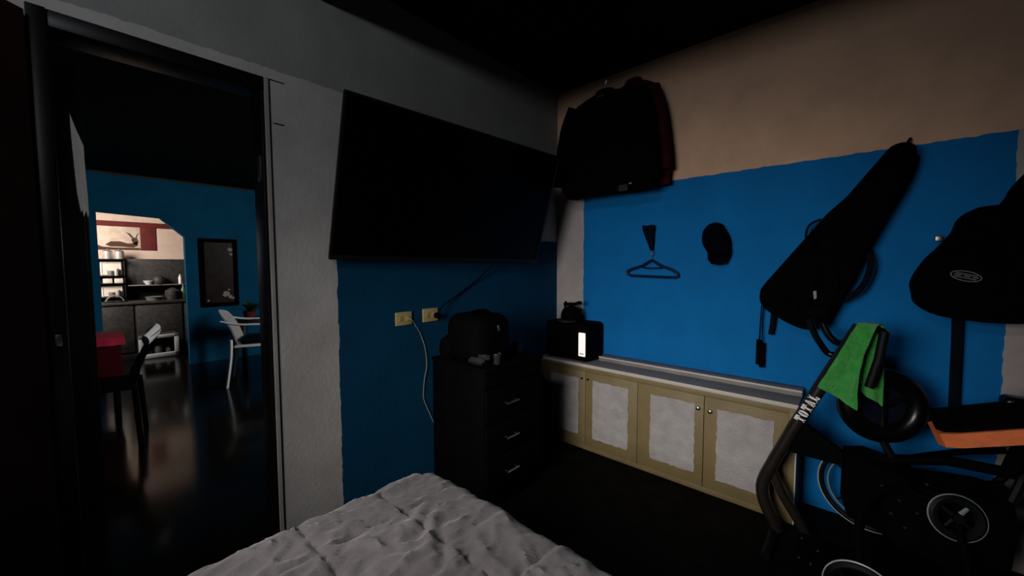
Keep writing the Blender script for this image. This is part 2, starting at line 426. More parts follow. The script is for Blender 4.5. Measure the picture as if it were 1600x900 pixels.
# things on the chest
bmh = box((.10, -1.25 + .03, CZ), (.40, -.955, 1.015), .075, 5)
sp = thing('speaker_box', 'black rounded box standing on the chest of drawers', 'box', (.25, -1.08, CZ))
obj('body', bmh, m_black, sp)
obj('badge', box((.395, -1.09, .93), (.402, -1.075, .96), .002), m_dsteel, sp)
obj('carry_handle', tube(catmull([(.25, -1.19, 1.0), (.25, -1.13, 1.022), (.25, -1.04, 1.022), (.25, -.99, 1.0)], 4), .009, 8), m_black, sp)
def lump(c, r, sc, seed, amp=.35, mtl=m_clutter, sub=3):
    bm = B(); bmesh.ops.create_icosphere(bm, subdivisions=sub, radius=1)
    for v in bm.verts:
        n = v.co.normalized(); k = 1 + amp * noise.noise(n * 2.3 + Vector((seed, 0, seed * 2)))
        v.co = Vector((n.x * r * sc[0] * k, n.y * r * sc[1] * k, n.z * r * sc[2] * k))
    z0 = min(v.co.z for v in bm.verts) * .8
    for v in bm.verts: v.co.z = max(v.co.z, z0)
    xform(bm, Matrix.Translation(Vector(c) + Vector((0, 0, -z0)))); return bm
setp(obj('crumpled_cloth', lump((.34, -1.165, CZ), .055, (1.2, .9, .8), 2), m_clutter), 'dark grey crumpled cloth at the front left corner of the chest of drawers', 'cloth')
setp(obj('plush_lump', lump((.12, -1.20, CZ), .07, (.8, .5, 1.1), 5), m_black), 'dark soft lump behind the crumpled cloth on the chest of drawers', 'toy')
gl = thing('cup', 'small glinting cup at the front edge of the chest of drawers', 'cup', (.40, -1.10, CZ))
obj('cup_body', lathe([(.018, 0), (.022, .04), (.024, .055), (.021, .055), (.018, .01)], 14, (.405, -1.10, CZ)), m_clutter, gl)
obj('rim', tube(ring_pts((.405, -1.10, CZ + .055), .0225, (0, 0, 1), 16), .002, 6, True), m_steel, gl)
bo = thing('perfume_bottle', 'small bottle with a pale cap right of the black box on the chest', 'bottle', (.26, -.895, CZ))
obj('bottle_body', lathe([(.022, 0), (.024, .01), (.024, .07), (.012, .09), (.012, .10)], 14, (.26, -.895, CZ)), m_clutter, bo)
obj('cap', lathe([(.013, .10), (.013, .122), (.010, .126)], 12, (.26, -.895, CZ)), m_dsteel, bo)
setp(obj('jar', lathe([(.03, 0), (.034, .01), (.034, .045), (.026, .055), (.026, .062), (.02, .066)], 16, (.30, -.83, CZ)), m_clutter), 'low dark jar at the right end of the chest of drawers', 'jar')

# ================================================================== LOW CABINET
YF = -.259
cabn = thing('low_cabinet', 'long low khaki cabinet with four doors and grey panels against the blue wall', 'cabinet', (.8, -.13, 0))
bd = B(); add_box(bd, (.04, YF + .018, 0), (1.6, -.004, .575)); obj('carcass', bd, m_khaki, cabn)
ff = B()
for a in ((.04, .07, 0, .575), (1.57, 1.6, 0, .575), (.07, 1.57, .548, .575), (.07, 1.57, 0, .03)):
    add_box(ff, (a[0], YF + .002, a[2]), (a[1], YF + .018, a[3]), .001)
obj('face_frame', ff, m_khaki, cabn)
obj('top_board', box((.03, YF - .004, .575), (1.606, -.004, .597), .002), m_top, cabn)
obj('edge_strip', box((.03, YF - .009, .578), (1.608, YF - .004, .600), .002), m_edge, cabn, label='cream front edge of the top')
obj('back_ledge', box((.44, -.10, .597), (1.606, -.003, .628), .002), m_top, cabn)
obj('ledge_strip', box((.44, -.103, .619), (1.606, -.10, .629), .001), m_edge, cabn)
obj('side_edge', box((1.6, YF, .0), (1.606, YF + .012, .575), .001), m_edge, cabn, label='cream vertical edge of the right end')
obj('side_edge', box((1.6, -.02, .03), (1.606, -.006, .575), .001), m_edge, cabn, label='cream vertical edge along the wall')
def jag_panel(x0, x1, z0, z1):
    pts = []
    def side(a, b, n):
        for k in range(n):
            t = k / n; p = Vector(a).lerp(Vector(b), t); pts.append((p.x + random.uniform(-.0035, .0035), p.y + random.uniform(-.0035, .0035)))
    side((x0, z0), (x1, z0), 14); side((x1, z0), (x1, z1), 20); side((x1, z1), (x0, z1), 14); side((x0, z1), (x0, z0), 20)
    bm = B(); add_slab(bm, pts, lambda a, b, d: (a, YF - .0035 + d, b), .006); return bm
doors = [(.07, .4265, .137, .374), (.4295, .80, .486, .740), (.8025, 1.1845, .884, 1.140), (1.1875, 1.57, 1.253, 1.512)]
knobs = [(.405, .50), (.452, .50), (1.157, .476), (1.219, .472)]
for i, (x0, x1, p0, p1) in enumerate(doors):
    d = obj('door', box((x0, YF, .031), (x1, YF + .018, .547), .002), m_khaki, cabn)
    obj('panel', jag_panel(p0, p1, .096, .494), m_panel, d, smooth=False, label='pale grey fabric panel with frayed edges')
    kx, kz = knobs[i]; r = .011 if i > 1 else .006
    kb = lathe([(r * .5, 0), (r * .5, .008), (r, .012), (r * .95, .018), (r * .4, .021)], 14)
    xform(kb, Matrix.Translation((kx, YF, kz)) @ Matrix.Rotation(math.radians(90), 4, 'X'))
    obj('knob', kb, m_dsteel if i > 1 else m_black, d)

# black box lamp on the cabinet and the cap on it
bx = thing('speaker', 'black boxy speaker with a glowing white strip on the cabinet end', 'speaker', (.24, -.12, .628))
bb = box((.06, -.235, .6), (.428, -.01, .868), .03, 4)
for v in bb.verts:
    if v.co.z > .72: v.co.z += 0
obj('body', xform(bb, Matrix.Translation((0, 0, 0))), m_black, bx)
lp = obj('light_strip', box((.357, -.2375, .642), (.409, -.2335, .806), .0045, 3), m_glow, bx, label='glowing white vertical strip')
tb = B()
for k, (a, w) in enumerate(((0, .006), (.008, .004), (.0135, .006), (.021, .004), (.0265, .006))):
    add_box(tb, (.366 + a, -.2382, .655), (.366 + a + w, -.2374, .6615 + (.002 if k in (0, 3) else 0)))
obj('marking', tb, m_kdark, lp, smooth=False)
obj('front_grille', box((.085, -.2375, .63), (.34, -.234, .84), .002), m_cloth_b, bx)
def cap_mesh(c, r, h, flat=1.0):
    bm = B(); prof = [(r, 0), (r * 1.0, h * .25), (r * .93, h * .55), (r * .75, h * .8), (r * .45, h * .95), (r * .08, h)]
    add_lathe(bm, prof, 22); return xform(bm, Matrix.Translation(c))
c1 = thing('baseball_cap', 'dark cap with a grey brim lying on the glowing speaker', 'cap', (.21, -.14, .868))
obj('crown', cap_mesh((.225, -.13, .876), .078, .10), m_cloth_b, c1)
brim = B(); add_slab(brim, [(.155, -.195), (.19, -.245), (.235, -.262), (.28, -.24), (.30, -.19), (.28, -.15), (.18, -.15)], lambda a, b, d: (a, b, .868 + d + .03 * max(0, -b - .2) * 0), .010, .003)
obj('brim', brim, m_clutter, c1)
obj('strap', tube(catmull([(.15, -.10, .975), (.19, -.12, .985), (.25, -.13, .99), (.30, -.13, 1.005), (.315, -.14, .998)], 4), .012, 8, flat=.005), m_cloth_b, c1)
obj('ear_loop', tube(catmull([(.165, -.12, .955), (.158, -.12, .985), (.170, -.12, 1.0), (.178, -.12, .97)], 4), .008, 8), m_cloth_b, c1)

# ================================================================== CLOTHES ON A HANGER IN THE CORNER
def garment(outline, y_back, depth, fold=.02, seed=0):
    """hanging garment: outline (X, Z) ring resampled, filled as a grid between left and right edge, with folds"""
    return None
def hang_cloth(rows, y0, depth, seed, n=26):
    """rows: (z, xl, xr); elliptic section with folds that grow to the hem"""
    bm = B(); R = []
    for i, (z, xl, xr) in enumerate(rows):
        t = i / (len(rows) - 1); ring = []
        for k in range(n):
            th = 2 * math.pi * k / n
            cxx = (xl + xr) / 2; hw = (xr - xl) / 2
            x = cxx + hw * math.copysign(abs(math.cos(th)) ** .75, math.cos(th))
            f = .014 * t * math.sin(x * 48 + seed) + .012 * t * noise.noise(Vector((x * 9, z * 5, seed)))
            y = y0 + depth * math.copysign(abs(math.sin(th)) ** .8, math.sin(th)) * (.35 + .65 * min(1, t * 2.2)) + f
            zz = z + (.012 * noise.noise(Vector((x * 12, seed, 3))) if i == len(rows) - 1 else 0)
            ring.append(bm.verts.new((x, min(y, -.012), zz)))
        R.append(ring)
    for A, C in zip(R, R[1:]):
        for k in range(n): bm.faces.new((A[k], A[(k + 1) % n], C[(k + 1) % n], C[k]))
    bm.faces.new(R[0]); bm.faces.new(R[-1][::-1]); return bm
jk = thing('black_jacket', 'black jacket on a hanger high in the corner beside the television', 'jacket', (.5, -.20, 2.0))
rows = [(2.400, .455, .585), (2.385, .39, .66), (2.355, .31, .74), (2.31, .265, .79), (2.2, .235, .82), (2.05, .20, .84), (1.9, .185, .86), (1.80, .20, .865), (1.74, .235, .86)]
obj('body', hang_cloth(rows, -.20, .06, 1.0), m_cloth_b, jk)
obj('sleeve', tube(catmull([(.30, -.22, 2.34), (.245, -.23, 2.2), (.205, -.23, 2.0), (.185, -.225, 1.83)], 4), .052, 12, flat=.045), m_cloth_b, jk)
obj('sleeve', tube(catmull([(.77, -.22, 2.34), (.81, -.23, 2.2), (.84, -.23, 2.0), (.855, -.225, 1.80)], 4), .05, 12, flat=.045), m_cloth_b, jk)
obj('collar', tube(ring_pts((.52, -.20, 2.395), .052, (0, 0.2, 1), 20, .022), .019, 8, True), m_cloth_b, jk)
obj('collar_label', box((.497, -.262, 2.352), (.546, -.256, 2.366), .001), m_clutter, jk, label='grey label inside the collar')
obj('button', lathe([(.010, 0), (.010, .005), (.006, .007)], 12, (.735, -.262, 1.772)), m_greycloth, jk)
obj('pocket_tab', box((.655, -.262, 1.735), (.715, -.256, 1.775), .002), m_clutter, jk)
hk = tube(catmull([(.52, -.20, 2.40), (.52, -.20, 2.45), (.535, -.20, 2.475), (.555, -.20, 2.46)], 4), .003, 6)
add_tube(hk, [(.30, -.20, 2.345), (.52, -.20, 2.405), (.74, -.20, 2.345)], .008, 8)
obj('hanger', hk, m_steel, jk)
mj = thing('maroon_jacket', 'dark red jacket hanging behind the black jacket, its sleeve showing right', 'jacket', (.7, -.08, 2.0))
rows = [(2.47, .62, .70), (2.45, .56, .75), (2.42, .50, .80), (2.38, .46, .84), (2.2, .45, .865), (2.0, .45, .89), (1.85, .46, .905), (1.775, .47, .91)]
obj('body', hang_cloth(rows, -.075, .045, 4.0), m_cloth_m, mj)
obj('sleeve', tube(catmull([(.80, -.09, 2.385), (.845, -.10, 2.25), (.875, -.10, 2.05), (.893, -.10, 1.86)], 4), .048, 12, flat=.04), m_cloth_m, mj)
obj('collar', tube(ring_pts((.66, -.08, 2.462), .042, (0, 0.2, 1), 18, .02), .018, 8, True), m_cloth_m, mj)
obj('hanger_hook', tube(catmull([(.66, -.07, 2.47), (.66, -.07, 2.50), (.665, -.04, 2.52), (.665, 0, 2.515)], 4), .003, 6), m_steel, mj)
ln = tube([(.555, -.20, 2.452), (.545, -.20, 2.6)], .0025, 6)
setp(obj('hanging_wire', ln, m_dsteel), 'thin wire from the ceiling that carries the black jacket', 'wire')

# ================================================================== WALL HOOK, HANGER, CAP
wh = thing('hanging_pouch', 'small dark tapering pouch on a nail above the empty hanger', 'pouch', (.765, 0, 1.46))
ph = B()
prof = [(.038, .015, 1.535, .753), (.044, .022, 1.525, .753), (.036, .022, 1.485, .757), (.026, .018, 1.44, .766), (.016, .012, 1.40, .773), (.010, .008, 1.372, .777)]
Rg = []
for hw, dp, z, cx_ in prof:
    Rg.append([ph.verts.new((cx_ + hw * math.cos(2 * math.pi * k / 14), -.024 + dp * math.sin(2 * math.pi * k / 14), z + .004 * math.sin(k * 1.7))) for k in range(14)])
for A, C in zip(Rg, Rg[1:]):
    for k in range(14): ph.faces.new((A[k], A[(k + 1) % 14], C[(k + 1) % 14], C[k]))
ph.faces.new(Rg[0]); ph.faces.new(Rg[-1][::-1])
obj('pouch_body', ph, m_strap, wh)
obj('nail', tube([(.755, 0, 1.533), (.755, -.045, 1.536)], .004, 8), m_dsteel, wh)
obj('loop', tube(catmull([(.777, -.024, 1.372), (.786, -.024, 1.358), (.782, -.024, 1.345), (.774, -.024, 1.352)], 4), .003, 6), m_steel, wh)
hg = thing('coat_hanger', 'empty dark plastic coat hanger below the pouch on the blue wall', 'hanger', (.775, -.03, 1.2))
hp = [(.779, -.03, 1.307), (.845, -.03, 1.268), (.905, -.03, 1.247), (.945, -.03, 1.222), (.950, -.03, 1.203), (.93, -.03, 1.196), (.78, -.03, 1.199), (.635, -.03, 1.204), (.608, -.03, 1.216), (.612, -.03, 1.235), (.655, -.03, 1.252), (.715, -.03, 1.270)]
obj('frame', tube(hp, .0085, 8, True, upv=(0, 1, 0)), m_hanger, hg)
obj('cross_bar', tube([(.722, -.03, 1.2575), (.78, -.03, 1.253), (.845, -.03, 1.256)], .005, 8), m_hanger, hg)
obj('hook', tube(catmull([(.779, -.03, 1.307), (.778, -.03, 1.33), (.788, -.03, 1.345), (.785, -.03, 1.362), (.772, -.03, 1.362)], 4), .0028, 6), m_steel, hg)
c2 = thing('baseball_cap', 'black cap hanging alone on the blue wall', 'cap', (1.17, 0, 1.4))
obj('crown', puffy([(1.159, 1.522), (1.190, 1.512), (1.215, 1.475), (1.239, 1.42), (1.244, 1.37), (1.243, 1.33), (1.20, 1.325), (1.14, 1.335), (1.112, 1.37), (1.098, 1.40), (1.095, 1.43), (1.101, 1.471), (1.125, 1.505)], -.001, .085, 7, .6, .3, 3), m_cloth_cap, c2)
bmv = B(); add_slab(bmv, [(1.118, 1.37), (1.126, 1.308), (1.148, 1.280), (1.19, 1.272), (1.225, 1.281), (1.244, 1.325), (1.243, 1.365), (1.18, 1.35)], lambda a, b, d: (a, -.025 - (1.37 - b) * .3 - d, b), .008, .003)
obj('visor', bmv, m_cloth_cap, c2)
obj('top_button', lathe([(.008, 0), (.008, .004), (.004, .007)], 10, (1.165, -.04, 1.515)), m_cloth_cap, c2)

# ================================================================== GIG BAGS
o1 = [(1.922, 1.805), (1.952, 1.795), (1.968, 1.758), (1.946, 1.645), (1.882, 1.483), (1.824, 1.336), (1.78, 1.194), (1.736, 1.089), (1.697, .99), (1.66, .955), (1.6, .948), (1.519, .982), (1.434, 1.039), (1.408, 1.085), (1.408, 1.125), (1.421, 1.164), (1.51, 1.289), (1.598, 1.412), (1.669, 1.513), (1.748, 1.598), (1.803, 1.678), (1.871, 1.777), (1.892, 1.798)]
g1 = thing('guitar_bag', 'long black guitar bag hanging tilted on the blue wall above the cabinet end', 'guitar bag', (1.68, 0, 1.4))
obj('bag_body', puffy(o1, -.004, .15, 7, .55, .10, 3), m_bag, g1)
def inset(ol, k):
    c = Vector((sum(p[0] for p in ol) / len(ol), sum(p[1] for p in ol) / len(ol)))
    return [(c.x + (p[0] - c.x) * k, c.y + (p[1] - c.y) * k) for p in ol]
def body_y(y): return y
zp = [(a, -.125, b) for a, b in inset(o1, .955)]
obj('zipper', tube(zp, .004, 5, True), m_black, g1)
pk = [(1.49, 1.05), (1.60, .995), (1.68, 1.02), (1.72, 1.12), (1.73, 1.22), (1.64, 1.28), (1.54, 1.22), (1.47, 1.12)]
obj('front_pocket', puffy(pk, -.148, .022, 4, .6, .08, 3), m_bag, g1)
rf = B(); add_slab(rf, [(1.637, 1.145), (1.650, 1.148), (1.652, 1.112), (1.642, 1.105)], lambda a, b, d: (a, -.174 + d, b), .004, .001)
obj('reflective_tab', rf, m_greycloth, g1, label='small pale reflective tab')
obj('strap', tube(catmull([(1.822, -.09, 1.34), (1.838, -.10, 1.29), (1.83, -.10, 1.22), (1.80, -.10, 1.15), (1.742, -.09, 1.098)], 5), .013, 8, flat=.004, upv=(1, 0, 0)), m_strap, g1)
obj('strap', tube(catmull([(1.648, -.06, 1.50), (1.606, -.07, 1.475), (1.592, -.07, 1.43), (1.594, -.06, 1.395)], 5), .006, 8, flat=.003, upv=(1, 0, 0)), m_strap, g1)
obj('strap_end', tube([(1.463, -.05, 1.01), (1.459, -.045, .95), (1.452, -.04, .895)], .012, 6, flat=.004, upv=(1, 0, 0)), m_strap, g1)
obj('hanging_loop', tube(catmull([(1.93, -.06, 1.79), (1.945, -.04, 1.83), (1.95, -.01, 1.84), (1.95, 0, 1.84)], 4), .005, 6), m_black, g1)
for i, (xa, xb, z0, z1) in enumerate(((1.400, 1.396, .858, .716), (1.410, 1.414, .845, .706))):
    t_ = thing('luggage_tag', 'flat black tag on a cord below the guitar bag, %s' % ('left one' if i == 0 else 'right one, slightly lower'), 'tag', (xb, -.03, z0))
    t_['group'] = 'two tags hanging on cords'
    obj('cord', tube([(xa + .004, -.03, 1.05), (xa, -.025, .95), (xb, -.022 - .012 * i, z0)], .0028, 6), m_black, t_)
    obj('tag_body', box((xb - .013, -.028 - .014 * i, z1), (xb + .013, -.016 - .014 * i, z0), .004), m_black, t_)

o2 = [(1.973, 1.202), (1.978, 1.14), (1.993, 1.094), (2.058, 1.055), (2.184, 1.038), (2.30, 1.045), (2.40, 1.08), (2.45, 1.15), (2.455, 1.26), (2.43, 1.38), (2.42, 1.46), (2.46, 1.60), (2.55, 1.80), (2.62, 1.98), (2.56, 2.02), (2.50, 2.0), (2.40, 1.82), (2.30, 1.67), (2.246, 1.585), (2.225, 1.53), (2.199, 1.505), (2.146, 1.501), (2.105, 1.466), (2.088, 1.41), (2.055, 1.354), (2.010, 1.29)]
g2 = thing('guitar_bag', 'wide black guitar bag with an oval logo hanging at the right edge', 'guitar bag', (2.25, 0, 1.3))
obj('bag_body', puffy(o2, -.004, .16, 7, .55, .10, 3), m_bag, g2)
obj('zipper', tube([(a, -.13, b) for a, b in inset(o2, .955)], .004, 5, True), m_black, g2)
pk = [(2.02, 1.15), (2.10, 1.09), (2.22, 1.08), (2.32, 1.12), (2.36, 1.22), (2.32, 1.33), (2.18, 1.36), (2.07, 1.31)]
obj('front_pocket', puffy(pk, -.158, .02, 4, .6, .06, 3), m_bag, g2)
# oval logo: an outlined ellipse with bars, flat on the pocket
lg = B(); LC = Vector((2.118, -.181, 1.226)); la = math.radians(-16)
def lpt(u, v): return Vector((LC.x + u * math.cos(la) - v * math.sin(la), LC.y, LC.z + u * math.sin(la) + v * math.cos(la)))
add_tube(lg, [lpt(.042 * math.cos(t * .2618), .019 * math.sin(t * .2618)) for t in range(24)], .0022, 5, True)
for (u0, u1, v) in ((-.030, .030, .0075), (-.034, -.012, .0005), (-.006, .012, .0005), (.017, .034, .0005), (-.030, .030, -.0070)):
    add_tube(lg, [lpt(u0, v), lpt(u1, v)], .0024, 5)
obj('logo', lg, m_logo, g2, label='pale oval emblem')
obj('strap', tube(catmull([(2.118, -.05, 1.06), (2.121, -.05, .95), (2.123, -.045, .80), (2.126, -.04, .632)], 5), .017, 8, flat=.003, upv=(1, 0, 0)), m_strap, g2)
bk = B(); add_box(bk, (2.035, -.10, 1.37), (2.06, -.08, 1.395), .004)
obj('buckle', bk, m_dsteel, g2, label='small metal buckle')
obj('hanging_loop', tube(catmull([(2.58, -.06, 2.0), (2.60, -.03, 2.05), (2.60, 0, 2.06)], 4), .006, 6), m_black, g2)

# ================================================================== EXERCISE MACHINE
em = thing('exercise_machine', 'dark tube exercise machine lettered TOTAL with an orange edged seat', 'exercise machine', (1.8, -.4, 0))
YB = -.40
beam = [(1.815, YB, 1.019), (1.765, YB, .905), (1.71, YB, .779), (1.605, YB, .534), (1.540, YB, .370)] + catmull([(1.520, YB, .318), (1.498, YB, .255), (1.491, YB, .20), (1.506, YB, .135), (1.560, YB, .025)], 5)
obj('main_beam', tube(beam, .029, 12, flat=.026, upv=(0, 1, 0)), m_tube, em)
obj('foot_leg', tube(catmull([(1.522, YB + .01, .315), (1.545, YB + .015, .255), (1.574, YB + .02, .19), (1.628, YB + .03, .10), (1.665, YB + .04, .024)], 5), .021, 10), m_tube, em)
ft = B(); add_tube(ft, [(1.545, -.62, .02), (1.545, -.285, .02)], .019, 10)
obj('floor_bar', ft, m_rubber, em)
gs = B(); add_slab(gs, [(1.600, .560), (1.640, .560), (1.826, .437), (1.826, .41), (1.605, .412), (1.575, .50)], lambda a, b, d: (a, -.365 - .03 + d, b), .045, .006)
obj('brace', gs, m_black, em)
obj('rail', tube([(1.62, -.345, .425), (1.82, -.345, .44), (2.076, -.37, .53), (2.42, -.42, .56)], .02, 10), m_black, em)
obj('rear_leg', tube([(2.36, -.42, .52), (2.40, -.5, .02)], .02, 10), m_black, em)
rb = B(); add_tube(rb, [(2.40, -.68, .02), (2.40, -.30, .02)], .019, 10)
obj('floor_bar', rb, m_rubber, em)
hb = B(); add_tube(hb, catmull([(1.755, YB + .02, .885), (1.715, YB + .03, .885), (1.69, YB + .02, .92), (1.665, YB + .01, .97), (1.645, YB, 1.035)], 5), .013, 10)
obj('handlebar', hb, m_blackgl, em)
hb = B(); add_tube(hb, catmull([(1.78, -.33, .94), (1.745, -.30, .925), (1.71, -.28, .95), (1.685, -.26, 1.0)], 5), .015, 10)
obj('handlebar', hb, m_blackgl, em)
obj('hand_grip', tube([(1.885, -.44, 1.008), (1.872, -.455, .90), (1.848, -.46, .785)], .016, 10), m_rubber, em)
tbm = B(); add_tube(tbm, catmull([(1.80, YB, .99), (1.84, -.41, 1.01), (1.87, -.43, 1.012), (1.885, -.44, 1.0)], 4), .014, 10)
obj('cross_handle', tbm, m_blackgl, em)
# round glossy wheel behind the towel
RC = Vector((1.892, -.32, .685)); RN = Vector((.42, -.9, .05)).normalized()
wh_ = obj('ring_wheel', tube(ring_pts(RC, .118, RN, 44), .038, 12, True), m_blackgl, em)
dk = B(); g = bmesh.ops.create_cone(dk, cap_ends=True, segments=32, radius1=.10, radius2=.10, depth=.02)
xform(dk, Matrix.Translation(RC - RN * .01) @ RN.to_track_quat('Z', 'Y').to_matrix().to_4x4())
obj('disc', dk, m_navy, wh_)
for k in range(3):
    t = math.radians(90 + 120 * k); nn = RN; a = nn.cross(Vector((0, 0, 1))).normalized(); b = nn.cross(a)
    obj('spoke', tube([RC + RN * .012, RC + RN * .012 + (a * math.cos(t) + b * math.sin(t)) * .11], .010, 8), m_blackgl, wh_)
obj('wheel_post', tube([(1.89, -.33, .56), (1.93, -.37, .49)], .014, 8), m_blackgl, em)
obj('wheel_stay', tube([(1.805, -.36, .95), tuple(RC + Vector((-.02, .02, .11)))], .012, 8), m_blackgl, em)
# seat with orange edge
def seat_m(bm):
    # local: x along the wall, tilt up to the right
    return xform(bm, Matrix.Translation((2.030, -.60, .640)) @ Matrix.Rotation(math.radians(-22), 4, 'Y'))
pad = B(); add_slab(pad, [(.46, .006), (.075, .006), (.032, .024), (.014, .06), (.014, .28), (.46, .28)], lambda a, b, d: (a, b, .064 - d), .056, .012)
st = obj('seat', seat_m(pad), m_cloth_b, em)
def orange_band():
    bm = B(); P = [(.43, -.006), (.06, -.006), (.018, .012), (.002, .05), (.0, .15)]
    bt = []
    for x, y in P: bt.append((bm.verts.new((x, y, .002)), bm.verts.new((x, y, .048)), bm.verts.new((x + .012, y + .012, .048)), bm.verts.new((x + .012, y + .012, .002))))
    for A, C in zip(bt, bt[1:]):
        for k in range(4): bm.faces.new((A[k], A[(k + 1) % 4], C[(k + 1) % 4], C[k]))
    bm.faces.new(bt[0]); bm.faces.new(bt[-1][::-1]); return bm
obj('orange_band', seat_m(orange_band()), m_orange, st, label='orange band along the lower edge of the seat')
obj('seat_post', tube([(2.25, -.45, .73), (2.22, -.40, .54)], .026, 10), m_black, em)
obj('back_pad', box((2.20, -.36, .755), (2.62, -.28, .80), .018, 3), m_blackgl, em)
obj('pad_post', tube([(2.36, -.33, .76), (2.34, -.40, .52)], .018, 8), m_black, em)
# the lettering TOTAL on the beam: stencil letters built as thin plates
def letters():
    bm = B()
    ax = Vector((1.71 - 1.605, 0, .779 - .534)).normalized(); ay = Vector((-ax.z, 0, ax.x))
    org = Vector((1.6285, YB - .0292, .588)) - ay * .0
    def quad(pts):
        add_slab(bm, pts, lambda a, b, d: tuple(org + ax * a + ay * b + Vector((0, d, 0))), .003)
    Hh_ = .040; w = .0225; gap = .0062
    def rect(x0, x1, y0, y1): quad([(x0, y0), (x1, y0), (x1, y1), (x0, y1)])
    def arc(cx_, cy_, rx, ry, th, a0, a1, n=8):
        for i in range(n):
            t0 = a0 + (a1 - a0) * i / n; t1 = a0 + (a1 - a0) * (i + 1) / n
            quad([(cx_ + rx * math.cos(t0), cy_ + ry * math.sin(t0)), (cx_ + rx * math.cos(t1), cy_ + ry * math.sin(t1)),
                  (cx_ + (rx - th) * math.cos(t1), cy_ + (ry - th * .6) * math.sin(t1)), (cx_ + (rx - th) * math.cos(t0), cy_ + (ry - th * .6) * math.sin(t0))])
    def T(x):
        rect(x, x + w * .36, Hh_ - .008, Hh_); rect(x + w * .64, x + w, Hh_ - .008, Hh_)
        rect(x, x + .0045, Hh_ - .015, Hh_ - .008); rect(x + w - .0045, x + w, Hh_ - .015, Hh_ - .008)
        rect(x + w * .33, x + w * .67, .0, Hh_); rect(x + w * .2, x + w * .8, 0, .005)
    def Oo(x):
        arc(x + w * .46, Hh_ / 2, w * .46, Hh_ / 2, .0085, math.radians(105), math.radians(255)); arc(x + w * .54, Hh_ / 2, w * .46, Hh_ / 2, .0085, math.radians(-75), math.radians(75))
    def A(x):
        quad([(x, 0), (x + .006, 0), (x + w * .47, Hh_), (x + w * .36, Hh_)])
        quad([(x + w - .010, 0), (x + w, 0), (x + w * .66, Hh_), (x + w * .50, Hh_)])
        rect(x - .001, x + .009, 0, .004); rect(x + w - .012, x + w + .001, 0, .004); rect(x + w * .28, x + w * .66, .010, .015)
    def Ll(x):
        rect(x + .003, x + .011, 0, Hh_); rect(x, x + .014, Hh_ - .005, Hh_); rect(x + .0125, x + w * .9, 0, .007); rect(x + w * .9 - .005, x + w * .9, .007, .015); rect(x, x + .012, 0, .005)
    x = 0
    for f in (T, Oo, T, A, Ll): f(x); x += w + gap
    return xform(bm, Matrix.Translation(-ay * .020 - ax * .010))
obj('lettering', letters(), m_white, em, smooth=False, label='white stencil letters TOTAL')

# green towel over the handles
def towel():
    bm = B(); nu, nv = 22, 44
    Ft = [Vector((1.796, -.470, 1.016)), Vector((1.860, -.470, 1.026))]      # top fold
    Fh = [Vector((1.689, -.474, .760)), Vector((1.817, -.478, .688))]       # front hem
    Bt = [Vector((1.822, -.405, 1.020)), Vector((1.890, -.400, 1.012))]
    Bh = [Vector((1.818, -.400, .752)), Vector((1.893, -.395, .700))]       # back hem
    G = []
    for j in range(nv + 1):
        v = j / nv; row = []
        for i in range(nu + 1):
            u = i / nu
            a = Fh[0].lerp(Fh[1], u); b = Ft[0].lerp(Ft[1], u); c = Bt[0].lerp(Bt[1], u); d = Bh[0].lerp(Bh[1], u)
            if v < .47:
                t = v / .47; p = a.lerp(b, t); k = 1 - t
                p = p + Vector((0, -.010 * math.sin(math.pi * t) - .010 * k * math.sin(u * 8 + 1), 0))
                if u > .7: p.x -= .018 * (u - .7) / .3 * math.sin(math.pi * t)
            elif v < .57:
                t = (v - .47) / .10; p = b.lerp(c, t) + Vector((0, 0, .022 * math.sin(math.pi * t)))
            else:
                t = (v - .57) / .43; p = c.lerp(d, t)
                p = p + Vector((0, .008 * t * math.sin(u * 9), 0))
            p = p + Vector((.002 * noise.noise(Vector((u * 6, v * 14, 2))), .003 * noise.noise(Vector((u * 8, v * 18, 7))), 0))
            row.append(bm.verts.new(p))
        G.append(row)
    for j in range(nv):
        for i in range(nu): bm.faces.new((G[j][i], G[j][i + 1], G[j + 1][i + 1], G[j + 1][i]))
    bmesh.ops.recalc_face_normals(bm, faces=bm.faces[:])
    bmesh.ops.solidify(bm, geom=bm.faces[:], thickness=.006)
    return bm
setp(obj('green_towel', towel(), m_green), 'bright green towel draped over the handles of the exercise machine', 'towel')

# ================================================================== FOLDED STROLLER
sr = thing('stroller', 'black folded stroller with pale rimmed wheels below the exercise machine seat', 'stroller', (1.95, -.4, 0))
def wheel(c, rr, normal, tr, mr, inner=None, spokes=5, hub=.02):
    nn = Vector(normal).normalized(); a = nn.cross(Vector((0, 0, 1))).normalized(); b = nn.cross(a); c = Vector(c)
    w = obj('wheel', tube(ring_pts(c, rr - tr * .85, nn, 44), tr, 8, True), m_rubber, sr)
    obj('rim', tube(ring_pts(c + nn * .006, rr, nn, 44), .0032, 6, True), mr, w)
    if inner: obj('inner_rim', tube(ring_pts(c + nn * .006, inner, nn, 40), .0035, 6, True), m_rim, w)
    for k in range(spokes):
        t = 2 * math.pi * (k + .55) / spokes
        obj('spoke', tube([c + (a * math.cos(t) + b * math.sin(t)) * hub, c + (a * math.cos(t) + b * math.sin(t)) * (inner or rr)], [.008, .004], 6), m_rim if k == 2 else m_rubber, w)
    hb_ = tube([c - nn * .02, c + nn * .018], hub, 12); obj('hub', hb_, m_rubber, w)
    return w
wheel((1.872, -.17, .245), .187, (-.1, -1, 0), .012, m_rimw, .150, 5)
wheel((2.09, -.50, .377), .076, (.3, -1, .25), .016, m_rim, None, 4, .014)
wheel((1.850, -.77, .130), .106, (-.1, -1, 0), .018, m_rimw, None, 5)
wheel((2.11, -.80, .11), .10, (.05, -1, 0), .022, m_rubber, None, 4, .014)
